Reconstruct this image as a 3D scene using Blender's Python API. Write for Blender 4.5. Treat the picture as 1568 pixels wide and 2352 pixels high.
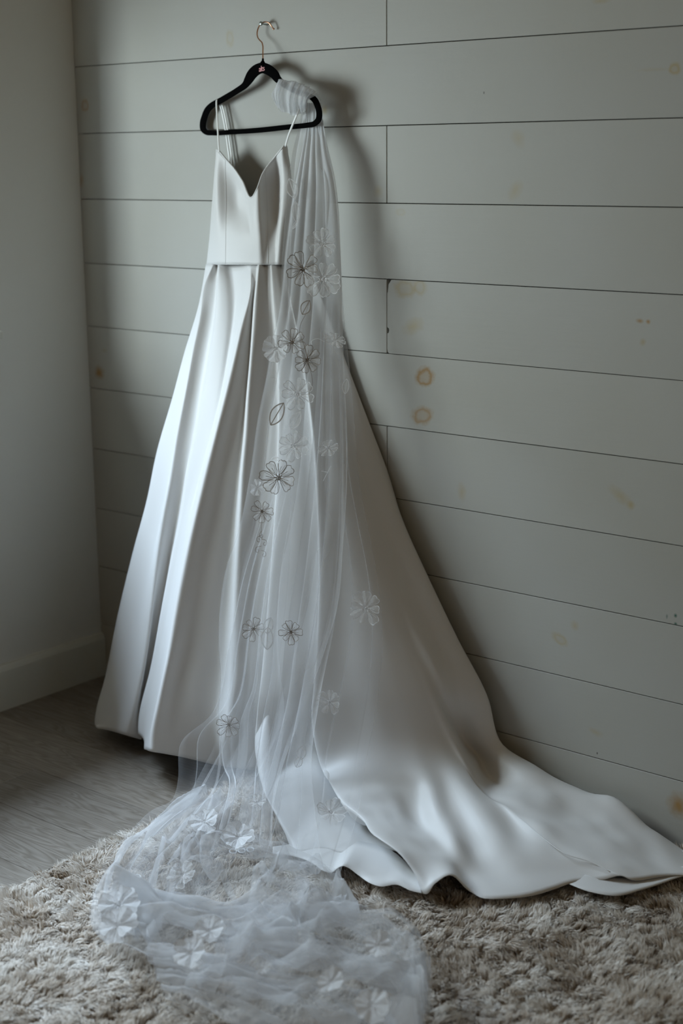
import bpy, bmesh, math, random
import numpy as np
from mathutils import Vector, Matrix

random.seed(7); RNG = np.random.default_rng(11)
for _o in list(bpy.data.objects): bpy.data.objects.remove(_o)
SC = bpy.context.scene
COL = SC.collection

# ------------------------------------------------------------------ camera
F_PX, W_PX, H_PX = 3405.9, 1568.0, 2352.0
CAM = np.array([3.3589, -2.9404, 1.5521]); YAW, PITCH, ROLL = -0.6830, -0.2325, -0.0083
FW = np.array([math.sin(YAW)*math.cos(PITCH), math.cos(YAW)*math.cos(PITCH), math.sin(PITCH)])
_r = np.cross(FW, [0, 0, 1]); _r /= np.linalg.norm(_r); _u = np.cross(_r, FW)
RT = _r*math.cos(ROLL) + _u*math.sin(ROLL); UP = -_r*math.sin(ROLL) + _u*math.cos(ROLL)
cd = bpy.data.cameras.new('camera'); cam = bpy.data.objects.new('camera', cd); COL.objects.link(cam)
cam.matrix_world = Matrix(((RT[0], UP[0], -FW[0], CAM[0]), (RT[1], UP[1], -FW[1], CAM[1]), (RT[2], UP[2], -FW[2], CAM[2]), (0, 0, 0, 1)))
cd.sensor_fit = 'VERTICAL'; cd.sensor_height = 36.0; cd.sensor_width = 24.0; cd.lens = F_PX/H_PX*36.0
cd.clip_start = 0.05; cd.clip_end = 50
cd.dof.use_dof = True; cd.dof.focus_distance = 3.48; cd.dof.aperture_fstop = 2.2
SC.camera = cam

# ------------------------------------------------------------------ world, window light, exposure
wd = bpy.data.worlds.new('sky'); SC.world = wd; wd.use_nodes = True
wd.node_tree.nodes['Background'].inputs[0].default_value = (0.62, 0.78, 1.0, 1)
wd.node_tree.nodes['Background'].inputs[1].default_value = 1.6
WIN = dict(y0=-2.10, y1=-0.37, z0=1.10, z1=1.90)      # window opening in the left wall
def sky_light(name, loc, aim, sx, sy, watt, c):            # a patch of sky seen through the window
    ld = bpy.data.lights.new(name, 'AREA'); ld.shape = 'RECTANGLE'; ld.size = sx; ld.size_y = sy; ld.energy = watt; ld.color = c
    o = bpy.data.objects.new(name, ld); COL.objects.link(o)
    z = (Vector(loc) - Vector(aim)).normalized(); x = Vector((0, 1, 0)); y = z.cross(x)
    o.matrix_world = Matrix(((x.x, y.x, z.x, loc[0]), (x.y, y.y, z.y, loc[1]), (x.z, y.z, z.z, loc[2]), (0, 0, 0, 1)))
sky_light('low_daylight', (-0.40, -1.50, 1.58), (1.0, -1.42, 1.54), 0.95, 0.68, 62, (0.85, 0.985, 1.0))
sky_light('high_daylight', (-1.10, -0.90, 2.80), (1.0, -1.00, 0.10), 1.60, 0.70, 300, (0.70, 0.89, 1.10))
pl_ = bpy.data.lights.new('window_portal', 'AREA'); pl_.shape = 'RECTANGLE'; pl_.size = WIN['y1'] - WIN['y0']; pl_.size_y = WIN['z1'] - WIN['z0']; pl_.cycles.is_portal = True
po_ = bpy.data.objects.new('window_portal', pl_); COL.objects.link(po_)
po_.matrix_world = Matrix(((0, 0, -1, -0.145), (1, 0, 0, (WIN['y0'] + WIN['y1'])/2), (0, -1, 0, (WIN['z0'] + WIN['z1'])/2), (0, 0, 0, 1)))
SC.view_settings.view_transform = 'Standard'; SC.view_settings.look = 'None'
SC.view_settings.gamma = 1.0; SC.view_settings.use_curve_mapping = False
SC.view_settings.exposure = -0.6
SC.cycles.transparent_max_bounces = 40; SC.cycles.max_bounces = 10; SC.cycles.diffuse_bounces = 5

# ------------------------------------------------------------------ helpers
def inv(px, py, plane, val):
    d = FW + RT*(px - 784)/F_PX + UP*(1176 - py)/F_PX
    k = 'xyz'.index(plane)
    return CAM + d*((val - CAM[k])/d[k])

def hermite(P, n, t=None):
    P = np.asarray(P, float); m = len(P)
    if t is None:
        t = np.concatenate([[0], np.cumsum(np.maximum(np.linalg.norm(np.diff(P, axis=0), axis=1), 1e-6))])
    t = np.asarray(t, float)
    if m == 2:
        s = np.linspace(0, 1, n)[:, None]; return P[0]*(1 - s) + P[1]*s
    dl = np.diff(P, axis=0)/np.diff(t)[:, None]
    T = np.empty_like(P); T[0] = dl[0]; T[-1] = dl[-1]
    h = np.diff(t)
    T[1:-1] = (dl[:-1]*h[1:, None] + dl[1:]*h[:-1, None])/(h[1:] + h[:-1])[:, None]
    s = np.linspace(t[0], t[-1], n); k = np.clip(np.searchsorted(t, s, 'right') - 1, 0, m - 2)
    hh = h[k]; x = ((s - t[k])/hh)[:, None]; hh = hh[:, None]
    return (2*x**3 - 3*x**2 + 1)*P[k] + (x**3 - 2*x**2 + x)*hh*T[k] + (-2*x**3 + 3*x**2)*P[k+1] + (x**3 - x**2)*hh*T[k+1]

def near(py):                                            # the upper dress hangs close to the wall
    return 0.03*min(1.0, max(0.0, (1150 - py)/500))

def col(pts, off=(0, 0), shift=1.0):
    """a fold line: pixel directions, each at the depth y from the wall (or height z) given, in between interpolated"""
    q = np.array([p[:2] for p in pts], float)
    t = np.concatenate([[0], np.cumsum(np.linalg.norm(np.diff(q, axis=0), axis=1))]); t /= t[-1]
    kt, ky = [], []
    for i, p in enumerate(pts):
        if len(p) == 3: kt.append(t[i]); ky.append(p[2])
        elif len(p) == 4: kt.append(t[i]); ky.append(inv(p[0], p[1], p[2], p[3])[1])
    ys = np.interp(t, kt, ky) + off[0] + (off[1] - off[0])*t
    ys = np.minimum(ys + shift*np.array([near(p[1]) for p in q]), -.010)
    return np.array([inv(q[i][0], q[i][1], 'y', ys[i]) for i in range(len(q))])

def loft(cols, n, m, tw=None):
    C = np.array([hermite(c, n) for c in cols])            # cols x n x 3
    if tw is None:
        d = np.linalg.norm(np.diff(C, axis=0), axis=2).mean(axis=1)
        tw = np.concatenate([[0], np.cumsum(np.maximum(d, 0.004))])
    return np.stack([hermite(C[:, i], m, tw) for i in range(n)], 1)   # m x n x 3

def link(name, me, parent=None):
    o = bpy.data.objects.new(name, me); COL.objects.link(o)
    if parent: o.parent = parent
    return o

def mesh(name, V, F, mat, parent=None, smooth=True):
    me = bpy.data.meshes.new(name); me.from_pydata([tuple(v) for v in V], [], [tuple(f) for f in F])
    if mat: me.materials.append(mat)
    if smooth: me.polygons.foreach_set('use_smooth', [True]*len(me.polygons))
    me.update()
    return link(name, me, parent)

def grid_faces(m, n, off=0, wrap=False):
    i, j = np.meshgrid(np.arange(m if wrap else m - 1), np.arange(n - 1), indexing='ij')
    a = i*n + j; b = ((i + 1) % m)*n + j
    return (np.stack([a, b, b + 1, a + 1], -1).reshape(-1, 4) + off).tolist()

def grid(name, G, mat, parent=None, wrap=False, thick=0, density=None):
    m, n = G.shape[:2]
    o = mesh(name, G.reshape(-1, 3), grid_faces(m, n, 0, wrap), mat, parent)
    if density is not None:
        at = o.data.attributes.new('gather', 'FLOAT', 'POINT'); at.data.foreach_set('value', density.reshape(-1).astype(np.float32))
    if thick:
        md = o.modifiers.new('thickness', 'SOLIDIFY'); md.thickness = thick; md.offset = 0
    return o

def tube_vf(P, r, k=8, cap=True, flat=1.0, V=None, F=None):
    P = np.asarray(P, float); n = len(P); V = [] if V is None else V; F = [] if F is None else F
    T = np.gradient(P, axis=0); T /= np.linalg.norm(T, axis=1)[:, None] + 1e-12
    r = np.broadcast_to(np.asarray(r, float), (n,))
    a = np.cross(T[0], [0, 1, 0]);
    if np.linalg.norm(a) < 1e-3: a = np.cross(T[0], [1, 0, 0])
    a /= np.linalg.norm(a); b0 = len(V)
    for i in range(n):
        a = a - T[i]*(a @ T[i]); a /= np.linalg.norm(a); b = np.cross(T[i], a)
        for j in range(k):
            w = 2*math.pi*j/k
            V.append(P[i] + r[i]*(math.cos(w)*a + flat*math.sin(w)*b))
    for i in range(n - 1):
        for j in range(k):
            F.append((b0+i*k+j, b0+i*k+(j+1) % k, b0+(i+1)*k+(j+1) % k, b0+(i+1)*k+j))
    if cap:
        F.append(tuple(b0+j for j in range(k))[::-1]); F.append(tuple(b0+(n-1)*k+j for j in range(k)))
    return V, F

def tube(name, P, r, mat, parent=None, k=8, flat=1.0):
    V, F = tube_vf(P, r, k, True, flat); return mesh(name, V, F, mat, parent)

def box_mesh(name, lo_, hi_, bev=0.0):
    bm = bmesh.new(); bmesh.ops.create_cube(bm, size=1)
    for v in bm.verts:
        v.co = Vector([(lo_[i] + hi_[i])/2 + v.co[i]*(hi_[i] - lo_[i]) for i in range(3)])
    if bev: bmesh.ops.bevel(bm, geom=bm.edges[:], offset=bev, segments=1, affect='EDGES')
    me = bpy.data.meshes.new(name); bm.to_mesh(me); bm.free(); return me

def boxes_mesh(name, bl):
    bm = bmesh.new()
    for lo_, hi_ in bl:
        r = bmesh.ops.create_cube(bm, size=1)
        for v in r['verts']: v.co = Vector([(lo_[i] + hi_[i])/2 + v.co[i]*(hi_[i] - lo_[i]) for i in range(3)])
    me = bpy.data.meshes.new(name); bm.to_mesh(me); bm.free(); return me

def thing(name, label, cat, loc=(0, 0, 0), group=None):
    o = bpy.data.objects.new(name, None); COL.objects.link(o); o.location = loc; o.empty_display_size = 0.05
    o['label'] = label; o['category'] = cat
    if group: o['group'] = group
    return o

def put(o, parent):                                     # parent keeping world coordinates
    o.parent = parent; o.matrix_parent_inverse = Matrix.Translation(parent.location).inverted(); return o

def structure(o, label, cat):
    o['kind'] = 'structure'; o['label'] = label; o['category'] = cat; return o

# smooth value noise on arrays
_perm = RNG.permutation(512); _val = RNG.random(512)*2 - 1
def vnoise(x, y, s=0):
    x = np.asarray(x, float); y = np.asarray(y, float)
    xi = np.floor(x).astype(int); yi = np.floor(y).astype(int); fx = x - xi; fy = y - yi
    fx = fx*fx*(3 - 2*fx); fy = fy*fy*(3 - 2*fy)
    h = lambda a, b: _val[_perm[(_perm[(a + s*37) % 512] + b) % 512]]
    return (h(xi, yi)*(1-fx) + h(xi+1, yi)*fx)*(1-fy) + (h(xi, yi+1)*(1-fx) + h(xi+1, yi+1)*fx)*fy

# ------------------------------------------------------------------ materials
def mat(name):
    m = bpy.data.materials.new(name); m.use_nodes = True
    nt = m.node_tree; b = nt.nodes['Principled BSDF']; return m, nt, b
def N(nt, t, **kw):
    n = nt.nodes.new(t)
    for k, v in kw.items():
        if k.startswith('i_'): n.inputs[k[2:].replace('_', ' ')].default_value = v
        else: setattr(n, k, v)
    return n
def bump(nt, b, src, strength, dist=0.001):
    n = N(nt, 'ShaderNodeBump'); n.inputs['Strength'].default_value = strength; n.inputs['Distance'].default_value = dist
    nt.links.new(src, n.inputs['Height']); nt.links.new(n.outputs[0], b.inputs['Normal']); return n
def simple(name, c, rough=0.5, metal=0.0, spec=0.5):
    m, nt, b = mat(name); b.inputs['Base Color'].default_value = (*c, 1); b.inputs['Roughness'].default_value = rough
    b.inputs['Metallic'].default_value = metal; b.inputs['Specular IOR Level'].default_value = spec; return m

WALL_C = (0.450, 0.447, 0.420)
def plank_material(name, knots=()):
    m, nt, b = mat(name); L = nt.links.new
    tc = N(nt, 'ShaderNodeTexCoord')
    oi = N(nt, 'ShaderNodeObjectInfo')
    mp = N(nt, 'ShaderNodeMapping'); mp.inputs['Scale'].default_value = (3, 1, 40); L(tc.outputs['Object'], mp.inputs[0])
    ns = N(nt, 'ShaderNodeTexNoise', i_Scale=2.0, i_Detail=6.0); L(mp.outputs[0], ns.inputs['Vector'])
    fine = N(nt, 'ShaderNodeTexNoise', i_Scale=420.0, i_Detail=3.0); L(tc.outputs['Object'], fine.inputs['Vector'])
    blot = N(nt, 'ShaderNodeTexNoise', i_Scale=2.2, i_Detail=3.0); L(tc.outputs['Object'], blot.inputs['Vector'])
    cr = N(nt, 'ShaderNodeValToRGB'); L(blot.outputs[0], cr.inputs[0])
    cr.color_ramp.elements[0].position = 0.35; cr.color_ramp.elements[0].color = (WALL_C[0]*0.96, WALL_C[1]*0.95, WALL_C[2]*0.92, 1)
    cr.color_ramp.elements[1].position = 0.65; cr.color_ramp.elements[1].color = (*WALL_C, 1)
    hv = N(nt, 'ShaderNodeHueSaturation'); L(cr.outputs[0], hv.inputs['Color'])
    mr = N(nt, 'ShaderNodeMapRange'); mr.inputs['To Min'].default_value = 0.955; mr.inputs['To Max'].default_value = 1.04
    L(oi.outputs['Random'], mr.inputs[0]); L(mr.outputs[0], hv.inputs['Value'])
    cur = hv.outputs[0]
    sep = N(nt, 'ShaderNodeSeparateXYZ'); L(tc.outputs['Object'], sep.inputs[0])
    wob = N(nt, 'ShaderNodeTexNoise', i_Scale=60.0, i_Detail=2.0); L(tc.outputs['Object'], wob.inputs['Vector'])
    def math_(op, a, b_=None):
        n = N(nt, 'ShaderNodeMath', operation=op)
        for i, v in enumerate((a, b_)):
            if v is None: continue
            if isinstance(v, (int, float)): n.inputs[i].default_value = v
            else: L(v, n.inputs[i])
        return n.outputs[0]
    for (x, z, rx, rz, ang, st, ring, c) in knots:
        dx = math_('SUBTRACT', sep.outputs[0], x); dz = math_('SUBTRACT', sep.outputs[2], z)
        ca, sa = math.cos(ang), math.sin(ang)
        u = math_('DIVIDE', math_('ADD', math_('MULTIPLY', dx, ca), math_('MULTIPLY', dz, sa)), rx)
        v = math_('DIVIDE', math_('SUBTRACT', math_('MULTIPLY', dz, ca), math_('MULTIPLY', dx, sa)), rz)
        r = math_('SQRT', math_('ADD', math_('MULTIPLY', u, u), math_('MULTIPLY', v, v)))
        r = math_('ADD', r, math_('MULTIPLY', math_('SUBTRACT', wob.outputs[0], 0.5), 0.75))
        ramp = N(nt, 'ShaderNodeValToRGB'); L(math_('MULTIPLY', r, 0.5), ramp.inputs[0]); e = ramp.color_ramp.elements
        if ring:
            e[0].position = 0.0; e[0].color = (0.35,)*3 + (1,); e[1].position = 0.62; e[1].color = (0, 0, 0, 1)
            k = e.new(0.2); k.color = (0.45,)*3 + (1,); k = e.new(0.36); k.color = (1, 1, 1, 1); k = e.new(0.48); k.color = (0.45,)*3 + (1,)
        else:
            e[0].position = 0.05; e[0].color = (1, 1, 1, 1); e[1].position = 0.6; e[1].color = (0, 0, 0, 1)
        mx = N(nt, 'ShaderNodeMix', data_type='RGBA'); L(math_('MULTIPLY', ramp.outputs[0], min(1.0, st*1.25)), mx.inputs['Factor'])
        L(cur, mx.inputs['A']); mx.inputs['B'].default_value = (*c, 1); cur = mx.outputs['Result']
    L(cur, b.inputs['Base Color']); b.inputs['Roughness'].default_value = 0.55; b.inputs['Specular IOR Level'].default_value = 0.35
    ad = math_('ADD', math_('MULTIPLY', ns.outputs[0], 0.7), math_('MULTIPLY', fine.outputs[0], 0.35))
    bump(nt, b, ad, 0.35, 0.0012)
    return m

def paint(name, c, rough=0.6):
    m, nt, b = mat(name); b.inputs['Base Color'].default_value = (*c, 1); b.inputs['Roughness'].default_value = rough
    b.inputs['Specular IOR Level'].default_value = 0.3
    n = N(nt, 'ShaderNodeTexNoise', i_Scale=220.0, i_Detail=3.0); tc = N(nt, 'ShaderNodeTexCoord'); nt.links.new(tc.outputs['Object'], n.inputs['Vector'])
    bump(nt, b, n.outputs[0], 0.15, 0.001); return m

def floor_material():
    m, nt, b = mat('oak_floor'); L = nt.links.new
    tc = N(nt, 'ShaderNodeTexCoord'); oi = N(nt, 'ShaderNodeObjectInfo')
    add = N(nt, 'ShaderNodeVectorMath', operation='ADD'); L(tc.outputs['Object'], add.inputs[0])
    cmb = N(nt, 'ShaderNodeCombineXYZ'); ml = N(nt, 'ShaderNodeMath', operation='MULTIPLY'); L(oi.outputs['Random'], ml.inputs[0]); ml.inputs[1].default_value = 37.0
    L(ml.outputs[0], cmb.inputs[0]); L(ml.outputs[0], cmb.inputs[2]); L(cmb.outputs[0], add.inputs[1])
    mp = N(nt, 'ShaderNodeMapping'); mp.inputs['Scale'].default_value = (1.6, 14, 6); L(add.outputs[0], mp.inputs[0])
    n1 = N(nt, 'ShaderNodeTexNoise', i_Scale=1.6, i_Detail=2.0, i_Distortion=0.6); L(mp.outputs[0], n1.inputs['Vector'])
    rings = N(nt, 'ShaderNodeMath', operation='MULTIPLY'); L(n1.outputs[0], rings.inputs[0]); rings.inputs[1].default_value = 26.0
    fr = N(nt, 'ShaderNodeMath', operation='PINGPONG'); L(rings.outputs[0], fr.inputs[0]); fr.inputs[1].default_value = 1.0
    mp2 = N(nt, 'ShaderNodeMapping'); mp2.inputs['Scale'].default_value = (6, 220, 60); L(add.outputs[0], mp2.inputs[0])
    n2 = N(nt, 'ShaderNodeTexNoise', i_Scale=1.0, i_Detail=4.0); L(mp2.outputs[0], n2.inputs['Vector'])
    mx = N(nt, 'ShaderNodeMix', data_type='FLOAT'); mx.inputs['Factor'].default_value = 0.55; L(fr.outputs[0], mx.inputs['A']); L(n2.outputs[0], mx.inputs['B'])
    cr = N(nt, 'ShaderNodeValToRGB'); L(mx.outputs['Result'], cr.inputs[0])
    cr.color_ramp.elements[0].position = 0.15; cr.color_ramp.elements[0].color = (0.155, 0.128, 0.10, 1)
    cr.color_ramp.elements[1].position = 0.85; cr.color_ramp.elements[1].color = (0.305, 0.270, 0.232, 1)
    hv = N(nt, 'ShaderNodeHueSaturation'); L(cr.outputs[0], hv.inputs['Color'])
    mr = N(nt, 'ShaderNodeMapRange'); mr.inputs['To Min'].default_value = 0.85; mr.inputs['To Max'].default_value = 1.12
    L(oi.outputs['Random'], mr.inputs[0]); L(mr.outputs[0], hv.inputs['Value']); L(hv.outputs[0], b.inputs['Base Color'])
    b.inputs['Roughness'].default_value = 0.42; b.inputs['Specular IOR Level'].default_value = 0.5
    bump(nt, b, mx.outputs['Result'], 0.25, 0.001); return m

def satin_material():
    m, nt, b = mat('ivory_satin')
    b.inputs['Base Color'].default_value = (0.69, 0.685, 0.68, 1); b.inputs['Roughness'].default_value = 0.48
    b.inputs['Specular IOR Level'].default_value = 0.38
    b.inputs['Sheen Weight'].default_value = 0.15; b.inputs['Sheen Roughness'].default_value = 0.4
    tc = N(nt, 'ShaderNodeTexCoord'); n = N(nt, 'ShaderNodeTexNoise', i_Scale=900.0, i_Detail=2.0); nt.links.new(tc.outputs['Object'], n.inputs['Vector'])
    bump(nt, b, n.outputs[0], 0.08, 0.0006); return m

def tulle_material(name, c=(0.82, 0.83, 0.85)):
    """net: part hole, part thread; 'gather' says how tightly the net is gathered there"""
    m, nt, b = mat(name); nt.nodes.remove(b); L = nt.links.new; out = nt.nodes['Material Output']
    tr = N(nt, 'ShaderNodeBsdfTransparent'); df = N(nt, 'ShaderNodeBsdfDiffuse'); tl = N(nt, 'ShaderNodeBsdfTranslucent')
    df.inputs[0].default_value = (*c, 1); tl.inputs[0].default_value = (*c, 1)
    m1 = N(nt, 'ShaderNodeMixShader'); m1.inputs[0].default_value = 0.40; L(df.outputs[0], m1.inputs[1]); L(tl.outputs[0], m1.inputs[2])
    at = N(nt, 'ShaderNodeAttribute', attribute_name='gather')
    m2 = N(nt, 'ShaderNodeMixShader'); L(at.outputs['Fac'], m2.inputs[0]); L(tr.outputs[0], m2.inputs[1]); L(m1.outputs[0], m2.inputs[2])
    L(m2.outputs[0], out.inputs[0]); return m

def lace_material(name, c, alpha):
    m, nt, b = mat(name); nt.nodes.remove(b); L = nt.links.new; out = nt.nodes['Material Output']
    tr = N(nt, 'ShaderNodeBsdfTransparent'); df = N(nt, 'ShaderNodeBsdfDiffuse'); df.inputs[0].default_value = (*c, 1)
    tl = N(nt, 'ShaderNodeBsdfTranslucent'); tl.inputs[0].default_value = (*c, 1)
    m1 = N(nt, 'ShaderNodeMixShader'); m1.inputs[0].default_value = 0.3; L(df.outputs[0], m1.inputs[1]); L(tl.outputs[0], m1.inputs[2])
    m2 = N(nt, 'ShaderNodeMixShader'); m2.inputs[0].default_value = alpha; L(tr.outputs[0], m2.inputs[1]); L(m1.outputs[0], m2.inputs[2])
    L(m2.outputs[0], out.inputs[0]); return m

def rug_material():
    m, nt, b = mat('shag_pile'); L = nt.links.new
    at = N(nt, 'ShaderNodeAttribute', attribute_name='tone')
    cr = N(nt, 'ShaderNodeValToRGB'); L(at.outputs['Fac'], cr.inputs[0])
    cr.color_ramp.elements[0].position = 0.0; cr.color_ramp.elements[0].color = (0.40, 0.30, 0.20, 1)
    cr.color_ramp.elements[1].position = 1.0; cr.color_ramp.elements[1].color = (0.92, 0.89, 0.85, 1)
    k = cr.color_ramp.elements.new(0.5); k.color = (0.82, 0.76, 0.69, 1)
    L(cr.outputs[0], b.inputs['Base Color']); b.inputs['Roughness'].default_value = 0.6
    b.inputs['Specular IOR Level'].default_value = 0.35; b.inputs['Sheen Weight'].default_value = 0.25
    tl = N(nt, 'ShaderNodeBsdfTranslucent'); L(cr.outputs[0], tl.inputs[0]); mx = N(nt, 'ShaderNodeMixShader'); mx.inputs[0].default_value = 0.38
    L(b.outputs[0], mx.inputs[1]); L(tl.outputs[0], mx.inputs[2]); L(mx.outputs[0], nt.nodes['Material Output'].inputs[0]); return m

M = {}
M['plank'] = plank_material('painted_plank')
M['wall'] = paint('wall_paint', (0.66, 0.66, 0.62)); M['trim'] = paint('trim_paint', (0.60, 0.60, 0.54), 0.4)
M['far_wall'] = paint('warm_wall_paint', (0.66, 0.42, 0.20)); M['dark'] = simple('joint_shadow_board', (0.05, 0.045, 0.04), 0.9)
M['floor'] = floor_material(); M['subfloor'] = simple('subfloor', (0.03, 0.025, 0.02), 0.9)
M['ceiling'] = paint('ceiling_paint', (0.60, 0.45, 0.29))  # unseen ceiling, tan put into its colour to warm the bounced light
M['satin'] = satin_material(); M['seam'] = simple('satin_seam', (0.66, 0.66, 0.66), 0.5)
M['strap'] = simple('satin_strap', (0.80, 0.80, 0.79), 0.4); M['lining'] = simple('dress_lining', (0.70, 0.70, 0.70), 0.5)
M['velvet'] = simple('black_velvet', (0.0022, 0.0022, 0.0024), 0.95, 0, 0.03)
M['copper'] = simple('rose_gold_wire', (0.72, 0.40, 0.25), 0.22, 1.0); M['steel'] = simple('zinc_screw', (0.42, 0.47, 0.46), 0.35, 1.0)
M['print'] = simple('rose_print', (0.75, 0.38, 0.38), 0.35, 0.4)
M['tulle'] = tulle_material('ivory_tulle')
M['lace'] = lace_material('lace_net', (0.88, 0.87, 0.86), 0.24); M['lace_white'] = lace_material('lace_satin_petal', (0.93, 0.94, 0.96), 0.62)
M['thread'] = lace_material('embroidery_thread', (0.26, 0.21, 0.165), 0.85); M['thread_white'] = lace_material('white_embroidery_thread', (0.85, 0.85, 0.86), 0.85)
M['pile'] = rug_material(); M['backing'] = simple('rug_backing', (0.45, 0.37, 0.28), 0.9)
m_, nt_, b_ = mat('window_glass'); nt_.nodes.remove(b_)
_t = N(nt_, 'ShaderNodeBsdfTransparent'); _g = N(nt_, 'ShaderNodeBsdfGlossy'); _g.inputs['Roughness'].default_value = 0.02
_m = N(nt_, 'ShaderNodeMixShader'); _m.inputs[0].default_value = 0.04
nt_.links.new(_t.outputs[0], _m.inputs[1]); nt_.links.new(_g.outputs[0], _m.inputs[2]); nt_.links.new(_m.outputs[0], nt_.nodes['Material Output'].inputs[0])
M['glass'] = m_

# ------------------------------------------------------------------ room shell
RX, RY, RZ = 4.6, -4.6, 2.6
def shell(name, bl, m, label, cat, bev=0):
    me = boxes_mesh(name, bl); me.materials.append(m); return structure(link(name, me), label, cat)
wall_back = shell('wall_back', [((-0.15, 0.020, 0), (RX + .1, 0.12, RZ))], M['dark'], 'white painted shiplap wall behind the hanging dress', 'wall')
w = WIN
wall_left = shell('wall_left', [((-0.14, RY, 0), (0, w['y0'], RZ)), ((-0.14, w['y1'], 0), (0, 0.02, RZ)),
                                ((-0.14, w['y0'], 0), (0, w['y1'], w['z0'])), ((-0.14, w['y0'], w['z1']), (0, w['y1'], RZ))],
                  M['wall'], 'smooth pale painted side wall meeting the shiplap', 'wall')
shell('wall_right', [((RX, RY, 0), (RX + .1, 0.02, RZ))], M['far_wall'], 'plain painted wall across the room from the window', 'wall')
shell('wall_rear', [((-0.14, RY - .1, 0), (RX + .1, RY, RZ))], M['far_wall'], 'plain painted wall facing the shiplap wall', 'wall')
shell('ceiling', [((-0.14, RY - .1, RZ), (RX + .1, 0.12, RZ + .1))], M['ceiling'], 'plain warm tan ceiling over the room', 'ceiling')
floor = shell('floor', [((-0.14, RY - .1, -0.12), (RX + .1, 0.12, -0.012))], M['subfloor'], 'grey brown oak plank floor', 'floor')

# window in the left wall, where the daylight comes from
win = structure(thing('window_1', '', ''), 'white framed window in the side wall', 'window')
fr = boxes_mesh('window_frame', [((-0.10, w['y0'], w['z0']), (-0.05, w['y0'] + .05, w['z1'])), ((-0.10, w['y1'] - .05, w['z0']), (-0.05, w['y1'], w['z1'])),
                                 ((-0.10, w['y0'], w['z0']), (-0.05, w['y1'], w['z0'] + .05)), ((-0.10, w['y0'], w['z1'] - .05), (-0.05, w['y1'], w['z1']))])
fr.materials.append(M['trim']); link('window_frame', fr, win)
g = box_mesh('window_pane', (-0.078, w['y0'] + .05, w['z0'] + .05), (-0.074, w['y1'] - .05, w['z1'] - .05)); g.materials.append(M['glass']); link('window_pane', g, win)
g = box_mesh('window_sill', (-0.05, w['y0'] - .04, w['z0'] - .022), (0.03, w['y1'] + .04, w['z0']), .003); g.materials.append(M['trim']); link('window_sill', g, win)

# baseboard along the left wall
prof = [(0, 0), (0.020, 0), (0.020, 0.118), (0.016, 0.128), (0.012, 0.134), (0, 0.134)]
V, F = [], []
for y in (RY, -0.002):
    for (x, z) in prof: V.append((x, y, z))
k = len(prof)
for i in range(k): F.append((i, (i+1) % k, k+(i+1) % k, k+i))
F += [tuple(range(k))[::-1], tuple(range(k, 2*k))]
structure(mesh('baseboard_left', V, F, M['trim'], None, False), 'tall white painted baseboard along the side wall', 'baseboard')

# shiplap planks
ZS = [1.8185]
for d in (0.1843, 0.1836, 0.1836, 0.184, 0.1838, 0.184, 0.1842, 0.1838, 0.1847): ZS.append(ZS[-1] - d)
ROWS = [(ZS[0] + 0.184*(i + 1), ZS[0] + 0.184*i) for i in (3, 2, 1, 0)] + list(zip(ZS[:-1], ZS[1:])) + [(ZS[-1], 0.0)]
XJ = 1.1172
KNOTS_PX = [(975, 866, 21, 22, .2, .75, 1, 'o'), (970, 955, 24, 20, .2, .6, 1, 'o'), (930, 663, 24, 20, 0, .45, 1, 'y'), (963, 660, 15, 18, 0, .4, 1, 'y'),
    (948, 750, 25, 18, .4, .45, 0, 'y'), (1190, 318, 14, 24, .7, .3, 0, 'y'), (1183, 437, 14, 26, -.6, .35, 0, 'y'), (1469, 737, 9, 6, 0, .7, 0, 'o'),
    (1488, 739, 6, 6, 0, .8, 0, 'o'), (1476, 786, 7, 9, -.5, .5, 0, 'y'), (1060, 1130, 10, 22, .1, .4, 0, 'y'), (1425, 1140, 34, 14, -.6, .4, 0, 'y'), (1448, 1160, 10, 10, 0, .5, 0, 'y'),
    (1320, 1437, 9, 12, .3, .45, 0, 'y'), (1285, 1468, 20, 11, -.4, .4, 1, 'y'), (1368, 1682, 18, 8, -.2, .35, 0, 'y'), (1549, 158, 13, 14, 0, .6, 1, 'y'), (1500, 160, 40, 5, 0, .2, 0, 'y'),
    (195, 243, 9, 14, 0, .5, 1, 'o'), (187, 415, 6, 16, 0, .45, 0, 'o'), (228, 856, 12, 16, 0, .8, 0, 'o'), (240, 805, 7, 5, 0, .3, 0, 'y'), (528, 88, 9, 20, .1, .3, 1, 'y'), (745, 252, 8, 12, 0, .6, 0, 'y'),
    (1558, 1850, 26, 30, 0, .8, 0, 'o'), (920, 487, 11, 9, 0, .2, 1, 'y'), (1380, 2, 22, 7, 0, .4, 0, 'y'), (868, 440, 12, 14, 0, .35, 0, 'y'),
    (1551, 1414, 4, 5, 0, 1.0, 0, 'g'), (1551, 1433, 4, 4, 0, 1.0, 0, 'g'), (1531, 1416, 3, 6, 0, .5, 0, 'g'), (1371, 1730, 2, 3, 0, 1, 0, 'b'), (1111, 213, 2, 4, 0, .7, 0, 'b')]
KC = {'o': (0.36, 0.22, 0.085), 'y': (0.40, 0.31, 0.15), 'g': (0.004, 0.09, 0.06), 'b': (0.05, 0.045, 0.04)}
KN = []
for (px, py, rx, ry, a, st, ring, c) in KNOTS_PX:
    p = inv(px, py, 'y', 0); ex = inv(px + rx, py, 'y', 0)[0] - p[0]; ez = p[2] - inv(px, py + ry, 'y', 0)[2]
    KN.append((p[0], p[2], ex, ez, a, st, ring, KC[c]))
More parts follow.
